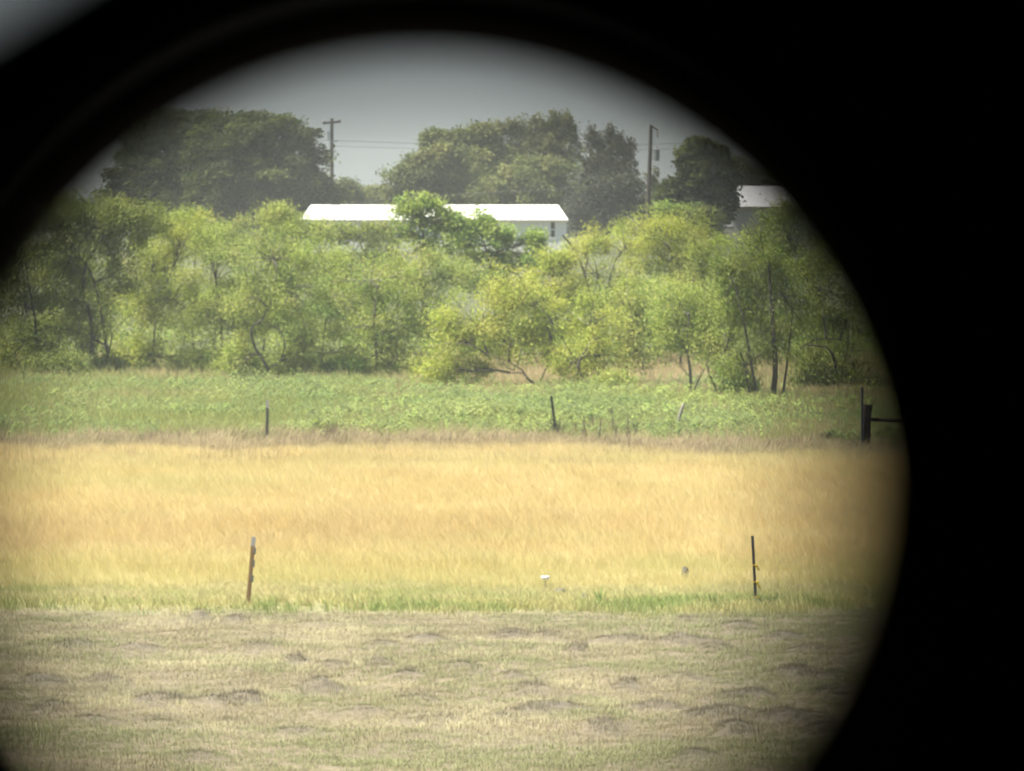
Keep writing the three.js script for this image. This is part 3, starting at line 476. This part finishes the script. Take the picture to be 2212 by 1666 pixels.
// ───────────── utility poles and wires ─────────────
const poleWood = new THREE.MeshStandardMaterial({ color: new THREE.Color(.065, .05, .04), roughness: .9 });
const steel = new THREE.MeshStandardMaterial({ color: new THREE.Color(.22, .23, .23), roughness: .55 });
const porcelain = new THREE.MeshStandardMaterial({ color: new THREE.Color(.32, .28, .25), roughness: .3 });
const lathe = (pts, n = 10) => new THREE.LatheGeometry(pts.map(([r, y]) => new THREE.Vector2(r, y)), n);
const tubeOf = (pts, r, n = 5, seg = 24) => new THREE.TubeGeometry(new THREE.CatmullRomCurve3(pts), seg, r, n);
const insulator = () => lathe([[0, 0], [.05, 0], [.05, .04], [.09, .05], [.05, .08], [.09, .1], [.05, .13], [.08, .15], [.03, .2], [0, .2]], 8);
const poleD = 498;
{
  const d = poleD, s = scaleAt(d), b = onGround(717, d), top = at(715.5, 255, d), h = top.y - b.y, t = thing('utility_pole', 'brown wooden utility pole with tilted crossarm left of the grove', 'utility pole', b);
  part(t, 'pole', new THREE.CylinderGeometry(.125, .18, h, 10).translate(0, h / 2, 0), poleWood);
  const y = h - 9 / s, arm = part(t, 'crossarm', new RoundedBoxGeometry(40 / s, .17, .13, 1, .02).rotateZ(.10).translate(0, y, .2), poleWood);
  for (const x of [-.55, .55]) part(arm, 'insulator', insulator().translate(x, y + .07 + x * .1, .2), porcelain);
  part(t, 'bracket', box(.45, .08, .1, .22, h - 50 / s, .17), steel);
  part(t, 'cable_box', new RoundedBoxGeometry(.12, .7, .14, 1, .03).translate(-.26, h - 38 / s, .05), steel); part(t, 'conduit', new THREE.CylinderGeometry(.05, .05, 1.3, 8).translate(-.25, h - 98 / s, .05), steel);
  part(t, 'bracket', box(.8, .08, .1, .1, h - 158 / s, .22), steel);
}
const rightD = 440;
let rightPole;
{
  const d = rightD, s = scaleAt(d), b = onGround(1396, d), top = at(1407.5, 268, d), dx = top.x - b.x, h = top.y - b.y;
  const t = rightPole = thing('utility_pole', 'dark leaning utility pole with grey transformer at the right', 'utility pole', b);
  t.rotation.z = -Math.atan2(dx, h);
  part(t, 'pole', new THREE.CylinderGeometry(.12, .17, h, 10).translate(0, h / 2, 0), poleWood);
  const y = h - 78 / s;
  const can = part(t, 'transformer', lathe([[0, 0], [.19, 0], [.22, .04], [.22, .72], [.24, .74], [.24, .78], [.15, .84], [0, .85]], 14).translate(.42, y, .05), steel, 'grey transformer can');
  part(can, 'bushing', insulator().translate(.42, y + .84, .05), porcelain);
  for (const q of [.2, .6]) part(t, 'bracket', box(.3, .08, .08, .2, y + q, .05), steel);
  const arm = part(t, 'top_arm', new RoundedBoxGeometry(.6, .1, .1, 1, .02).rotateZ(-.5).translate(.2, h - .2, .16), poleWood);
  part(arm, 'cutout', lathe([[0, 0], [.05, 0], [.07, .1], [.05, .15], [.07, .25], [.05, .3], [.07, .4], [.04, .5], [0, .5]], 8).rotateZ(.12).translate(.46, h - .85, .16), porcelain);
}
{
  const wire = new THREE.MeshStandardMaterial({ color: new THREE.Color(.10, .105, .11), roughness: .6 });
  const run = (label, pts, d, r = .02) => tag(part(null, numbered('power_line'), tubeOf(pts.map(([x, y]) => at(x, y, d)), r, 5, 40), wire), label, 'power line');
  run('upper thin power line running right from the left utility pole', [[724, 303], [830, 307], [940, 311], [1150, 314], [1400, 311], [1600, 302], [2300, 262]], poleD - .2);
  run('lower thin power line running right below the upper one', [[717, 315], [830, 319], [940, 322], [1150, 325], [1400, 322], [1600, 314], [2300, 275]], poleD - .3, .016);
  run('thin power line running left from the left utility pole into the oak', [[717, 303], [650, 303], [560, 304], [420, 303], [-150, 280]], poleD - .2);
  run('pale service wire sagging across the grove from the right pole to the mobile home', [[1401, 385], [1310, 398], [1180, 410], [1020, 418], [860, 430], [700, 446]], rightD + .3, .014);
}

// ───────────── fence posts, gate post ─────────────
function fencePost(label, foot, top, d, w, colour, tip) {   // a steel T-post: flange, web, studs; its foot and top where the photograph has them
  const b = at(foot[0], foot[1], d), e = at(top[0], top[1], d); b.y = ground(b.x, b.z);
  const h = Math.hypot(e.x - b.x, e.y - b.y), t = thing('fence_post', label, 'fence post', b, undefined);
  t.rotation.z = -Math.atan2(e.x - b.x, e.y - b.y);
  const m = new THREE.MeshStandardMaterial({ color: new THREE.Color(...colour), roughness: .6, metalness: .2 }), cut = tip ? h * tip : 0, hh = h - cut;
  const s = new THREE.Shape([[-w / 2, 0], [w / 2, 0], [w / 2, .008], [.005, .008], [.005, .045], [-.005, .045], [-.005, .008], [-w / 2, .008]].map(([x, y]) => new THREE.Vector2(x, y)));
  part(t, 'stake', new THREE.ExtrudeGeometry(s, { depth: hh + .3, bevelEnabled: false }).rotateX(-Math.PI / 2).translate(0, -.3, 0), m);
  if (tip) part(t, 'painted_tip', new THREE.ExtrudeGeometry(s, { depth: cut, bevelEnabled: false }).rotateX(-Math.PI / 2).translate(0, hh, 0), new THREE.MeshStandardMaterial({ color: new THREE.Color(.38, .37, .35), roughness: .6 }), 'white painted top');
  const studs = []; for (let y = .15; y < hh - .05; y += .06) studs.push(box(.02, .022, .014, 0, y, .007));
  part(t, 'stud', studs, m).userData.kind = 'stuff';
  return [t, h];
}
{
  const dN = depthOf(1312);
  const [l, lh] = fencePost('rusty near fence post with a white tip at the left', [535, 1312], [548, 1160], dN, .075, [.30, .19, .085], .13);
  const clip = new THREE.MeshStandardMaterial({ color: new THREE.Color(.10, .12, .11), roughness: .5 });
  for (const q of [.40, .62, .80]) part(l, 'clip', new RoundedBoxGeometry(.036, .13, .05, 1, .012).translate(.042, lh * q, .02), clip);
  const [r, rh] = fencePost('dark near fence post with yellow insulators at the right', [1634, 1312], [1626, 1158], dN, .052, [.035, .033, .04]);
  const yel = new THREE.MeshStandardMaterial({ color: new THREE.Color(.75, .50, .02), roughness: .45 });
  for (const [q, n] of [[.57, 1], [.33, 1.25], [.12, .7]]) part(r, 'insulator', [new RoundedBoxGeometry(.05, .055 * n, .06, 1, .012).translate(.042, rh * q, .01), new THREE.CylinderGeometry(.014, .022, .07 * n, 8).rotateZ(.5).translate(.072, rh * q - .05 * n, .01), box(.07, .012, .07, .01, rh * q + .02, .01)], yel, 'yellow plastic insulator');
  fencePost('thin far fence post with a white tip at the left', [576, 957], [578, 865], depthOf(957), .085, [.10, .105, .09], .18);
  fencePost('slim black far fence post leaning slightly left beside a dark weed', [1203, 948], [1190.5, 855], depthOf(950), .075, [.022, .024, .026]);
}
{
  const d = depthOf(951), b = at(1455, 951, d), e = at(1477, 871, d); b.y = ground(b.x, b.z);
  const t = thing('wooden_stick', 'weathered grey stick leaning right at the far fence', 'stick', b), q = e.clone().sub(b);
  const pos = []; limb(pos, [V(0, -.1, 0), q.clone().multiplyScalar(.3).add(V(.01, 0, 0)), q.clone().multiplyScalar(.62).add(V(-.015, 0, 0)), q.clone().multiplyScalar(.9)], .055, .05, 7);
  part(t, 'stake', geo(pos), new THREE.MeshStandardMaterial({ color: new THREE.Color(.27, .25, .22), roughness: .95 }));
  const tp = []; limb(tp, [q.clone().multiplyScalar(.9), q.clone().multiplyScalar(.96), q], .052, .03, 7);
  part(t, 'broken_tip', geo(tp), barkPale, 'pale broken top');
}
{
  const d = depthOf(976), s = scaleAt(d), b = at(1872, 976, d); b.y = ground(b.x, b.z);
  const wood = new THREE.MeshStandardMaterial({ color: new THREE.Color(.055, .042, .034), roughness: .95 });
  const log = (r0, r1, a, c, n = 9) => { const pos = []; limb(pos, [a, a.clone().lerp(c, .33).add(V(.012, .0, .01)), a.clone().lerp(c, .7).add(V(-.012, 0, -.01)), c], r0, r1, n); const cap = new THREE.CircleGeometry(r1 * .97, n).rotateX(-Math.PI / 2).translate(c.x, c.y, c.z); return [geo(pos), cap]; };
  const t = thing('gate_post', 'thick dark wooden corner post with a rail at the right edge', 'gate post', b);
  const L = log(.15, .13, V(-.06, -.2, 0), V(.07, 100 / s, 0)), g0 = L[0]; g0.setAttribute('uv', new THREE.Float32BufferAttribute(new Float32Array(g0.attributes.position.count * 2), 2));
  part(t, 'post', L, wood);
  const rl = []; limb(rl, [V(.1, 68 / s, 0), V(.9, 66 / s, .01), V(2.5, 66 / s, 0)], .055, .05, 8); part(t, 'rail', geo(rl), wood);
  const p2 = []; limb(p2, [V(2.5, -.2, 0), V(2.5, .7, 0), V(2.5, 1.3, 0)], .13, .12, 9); part(t, 'brace_post', geo(p2), wood);
  const pipe = thing('metal_pipe', 'thin tall pipe standing against the left of the dark corner post', 'pipe', b.clone().add(V(-.11, 0, .16)));
  part(pipe, 'tube', new THREE.CylinderGeometry(.035, .035, 1.9, 8).translate(0, .85, 0), new THREE.MeshStandardMaterial({ color: new THREE.Color(.07, .08, .10), roughness: .5, metalness: .3 }));
  part(pipe, 'cap', new THREE.CylinderGeometry(.042, .042, .04, 8).translate(0, 1.82, 0), steel);
}

// ───────────── single weeds, tufts and small things on the ground ─────────────
function tuftThing(n, name, label, category, px, py, kind, w, h, colour, count, group, lean = -.1) {
  reseed(300 + n);
  const d = depthOf(py), p = onGround(px, d), t = thing(name, label, category, p, group), m = leafMat({ color: new THREE.Color(...colour), transmission: .25 });
  part(t, 'blades', bladeTuft(count, w / 2, h * .45, h, .022, lean, .45), m);
  return t;
}
tuftThing(1, 'grass_tuft', 'dark green grass tuft at the foot of the post with yellow insulators', 'grass tuft', 1655, 1316, 0, .42, .3, [.07, .13, .04], 70);
tuftThing(2, 'grass_tuft', 'upright bright green grass tuft right of the white flower', 'grass tuft', 1296, 1312, 0, .14, .38, [.20, .30, .07], 26);
tuftThing(3, 'grass_tuft', 'darker green tuft in the green row left of the right near post', 'grass tuft', 1545, 1318, 0, .22, .3, [.10, .16, .05], 30);
tuftThing(4, 'grass_tuft', 'dark weed tuft hugging the foot of the slim black post', 'weed', 1206, 952, 0, .3, .75, [.07, .085, .045], 60);
tuftThing(5, 'grass_tuft', 'dark weed at the foot of the corner post', 'weed', 1856, 982, 0, .5, .4, [.05, .075, .03], 80);
tuftThing(6, 'grass_tuft', 'tall brown weed clump right of the white tipped far post', 'weed', 712, 950, 0, .5, .75, [.24, .18, .11], 70);
tuftThing(7, 'grass_tuft', 'pale straw tuft in front of the leaning stick', 'grass tuft', 1380, 985, 0, .5, .3, [.62, .50, .26], 60);
[[1262, 958, .8], [1280, 945, .6], [1298, 962, .75], [1322, 950, .9], [1330, 965, .6], [1358, 966, .95], [1372, 955, .5], [1242, 950, .5]].forEach(([x, y, h], k) => {
  reseed(330 + k);
  const d = depthOf(y), p = onGround(x, d), t = thing('weed_stalk', 'thin dark dry weed stalk between the slim black post and the leaning stick', 'weed', p, 'dry weed stalks by the far fence');
  const pos = []; limb(pos, [V(0, -.05, 0), V(rr(-.04, .04), h * .5, 0), V(rr(-.1, .06), h, 0)], .02, .01, 4);
  for (let i = 0; i < 5; i++) { const q = rr(.3, .9) * h; limb(pos, [V(0, q, 0), V(rr(-.1, .1), q + .1, rr(-.08, .08)), V(rr(-.16, .16), q + .22, rr(-.1, .1))], .008, .004, 3); }
  part(t, 'stem', geo(pos), dark);
  part(t, 'leaves', bladeTuft(16, .07, h * .3, h * .85, .02, -.05, .3), leafMat({ color: new THREE.Color(.14, .115, .07), transmission: .2 }));
});
tree(90, 'low_shrub', 'tiny dark bush left of the thick corner post', 'shrub', 'dark', 1797, D(966), [[1792, 948, 13, 12], [1802, 955, 12, 11]], [], { trunk: .02, R: .12, leaves: 50, L: .07, w: .018, density: 50, greens: [[.04, .055, .03], [.06, .075, .035]] });
{
  const d = depthOf(1286), p = onGround(1178, d), t = thing('white_flower', 'white flower head on a thin pale stalk in the grass', 'flower', p), h = .26;
  const pos = []; limb(pos, [V(0, -.05, 0), V(.01, h * .5, 0), V(0, h, 0)], .012, .009, 5);
  part(t, 'stalk', geo(pos), new THREE.MeshStandardMaterial({ color: new THREE.Color(.40, .38, .24), roughness: .9 }));
  const white = new THREE.MeshStandardMaterial({ color: new THREE.Color(.72, .73, .72), roughness: .8, side: THREE.DoubleSide });
  const petal = new THREE.SphereGeometry(.055, 8, 5).scale(1, .55, .8).rotateZ(.5).translate(.05, .02, 0);
  for (let k = 0; k < 6; k++) part(t, 'petal', petal.clone().rotateZ(.35).rotateY(k * 1.047).translate(0, h, 0), white);
  part(t, 'flower_centre', new THREE.SphereGeometry(.04, 8, 6).scale(1, .9, 1).translate(0, h + .02, 0), new THREE.MeshStandardMaterial({ color: new THREE.Color(.70, .66, .35), roughness: .9 }));
}
function clodThing(label, px, py, w, h, k) {
  reseed(360 + k);
  const d = depthOf(py), p = onGround(px, d), g = new THREE.IcosahedronGeometry(.5, 3), a = g.attributes.position;
  for (let i = 0; i < a.count; i++) { const v = V().fromBufferAttribute(a, i), q = 1 + .35 * noise.noise(v.x * 4 + k * 7, v.y * 4, v.z * 4) + .15 * noise.noise(v.x * 11, v.y * 11 + k, v.z * 11); a.setXYZ(i, v.x * q * w, v.y * q * h, v.z * q * w * .7); }
  g.computeVertexNormals();
  const o = part(null, numbered('earth_clod'), g, new THREE.MeshStandardMaterial({ color: new THREE.Color(.15, .14, .12), roughness: 1 }));
  o.position.copy(p).add(V(0, h * .35 + .05, 0)); return tag(o, label, 'clod');
}
clodThing('long low dark clod just right of the white flower', 1209, 1292, .21, .12, 1);
clodThing('round dark clod in the pale strip left of the bright green tuft', 1263, 1307, .14, .15, 2);
clodThing('dark clod alone in the golden grass left of the yellow insulators', 1481, 1252, .14, .25, 3);

// ───────────── the spotting scope that the view is taken through, on its tripod ─────────────
{
  const black = new THREE.MeshPhysicalMaterial({ color: new THREE.Color(.013, .0125, .0125), roughness: .95 });
  const shell = new THREE.MeshStandardMaterial({ color: new THREE.Color(.03, .032, .03), roughness: .7 });
  const OX = 900, OY = 1060, toward = at(OX, OY, 1).sub(camera.position).normalize();
  const t = thing('spotting_scope', 'black spotting scope with hood and holder plate around the round view', 'spotting scope', V(0, ground(0, -.5), -.5));
  const head = new THREE.Group(); head.position.copy(camera.position).sub(t.position); head.quaternion.setFromUnitVectors(V(0, 0, -1), toward);
  head.updateMatrix();
  const put = (name, g, m) => part(t, name, g.applyMatrix4(head.matrix), m);
  const ring = (pts, n = 96) => lathe([...pts, pts[0]], n).rotateX(-Math.PI / 2);   // profile of [radius, distance from the eye]
  const z1 = .30, z2 = .65, off = (x, y, z) => [(x - OX) / F * z, -(y - OY) / F * z, 0];
  put('eyepiece_stop', ring([[892 / F * z1, z1], [.0215, z1 - .003], [.0215, z1 + .003]]).translate(...off(850, 1012, z1)), black);
  put('objective_rim', ring([[955 / F * z2, z2], [.0452, z2 - .006], [.0485, z2 - .006], [.0485, z2 + .012], [.0452, z2 + .012]]).translate(...off(915, 1120, z2)), black);
  put('barrel', ring([[.0208, .297], [.0222, .297], [.0222, .33], [.0482, .64], [.0468, .64], [.0208, .33]]), black);
  put('focus_ring', ring([[.0305, .428], [.0360, .43], [.0368, .448], [.0330, .45]], 64), shell);
  // the rubber hood that shuts out the light between the plate and the pupil
  put('hood', ring([[.0385, -.006], [.0385, .3325], [.041, .3325], [.041, -.009], [0, -.009], [0, -.006]]).translate(.002, .001, 0), black);
  // the flat plate of the phone holder round the tube; the sky shows past its upper left edge
  const e = .335, q = (x, y) => new THREE.Vector2((x - OX) / F * e, -(y - OY) / F * e);
  const U = new THREE.Vector2(.855, .518), Nn = new THREE.Vector2(.518, -.855), m0 = q(-24, -40);
  const c = (a, b) => m0.clone().addScaledVector(U, a).addScaledVector(Nn, b);
  const sh = new THREE.Shape([c(-.05, 0), c(.065, 0), c(.065, .085), c(-.05, .085)]);
  const hole = new THREE.Path(); hole.absarc(0, 0, .0219, 0, Math.PI * 2, true); sh.holes.push(hole);
  put('holder_plate', new THREE.ExtrudeGeometry(sh, { depth: .004, bevelEnabled: true, bevelSize: .0006, bevelThickness: .0006, bevelSegments: 2, curveSegments: 64 }).translate(0, 0, -e - .002), black);
  const mount = V(0, 0, -.5).applyMatrix4(head.matrix), hub = V(mount.x, mount.y - .13, mount.z);
  part(t, 'tripod_head', new THREE.CylinderGeometry(.016, .024, .1, 16).translate(mount.x, mount.y - .081, mount.z), shell);
  for (let k = 0; k < 3; k++) { const a = k * 2.094 + .5, f = V(mount.x + Math.cos(a) * .55, 0, mount.z + Math.sin(a) * .55); f.y = ground(f.x, f.z + t.position.z) - t.position.y; const l = []; limb(l, [hub, hub.clone().lerp(f, .5), f], .018, .011, 8); const leg = part(t, 'leg', geo(l), shell); part(leg, 'rubber_foot', new THREE.SphereGeometry(.016, 10, 8).translate(f.x, f.y + .008, f.z), black); }
}

renderer.render(scene, camera);
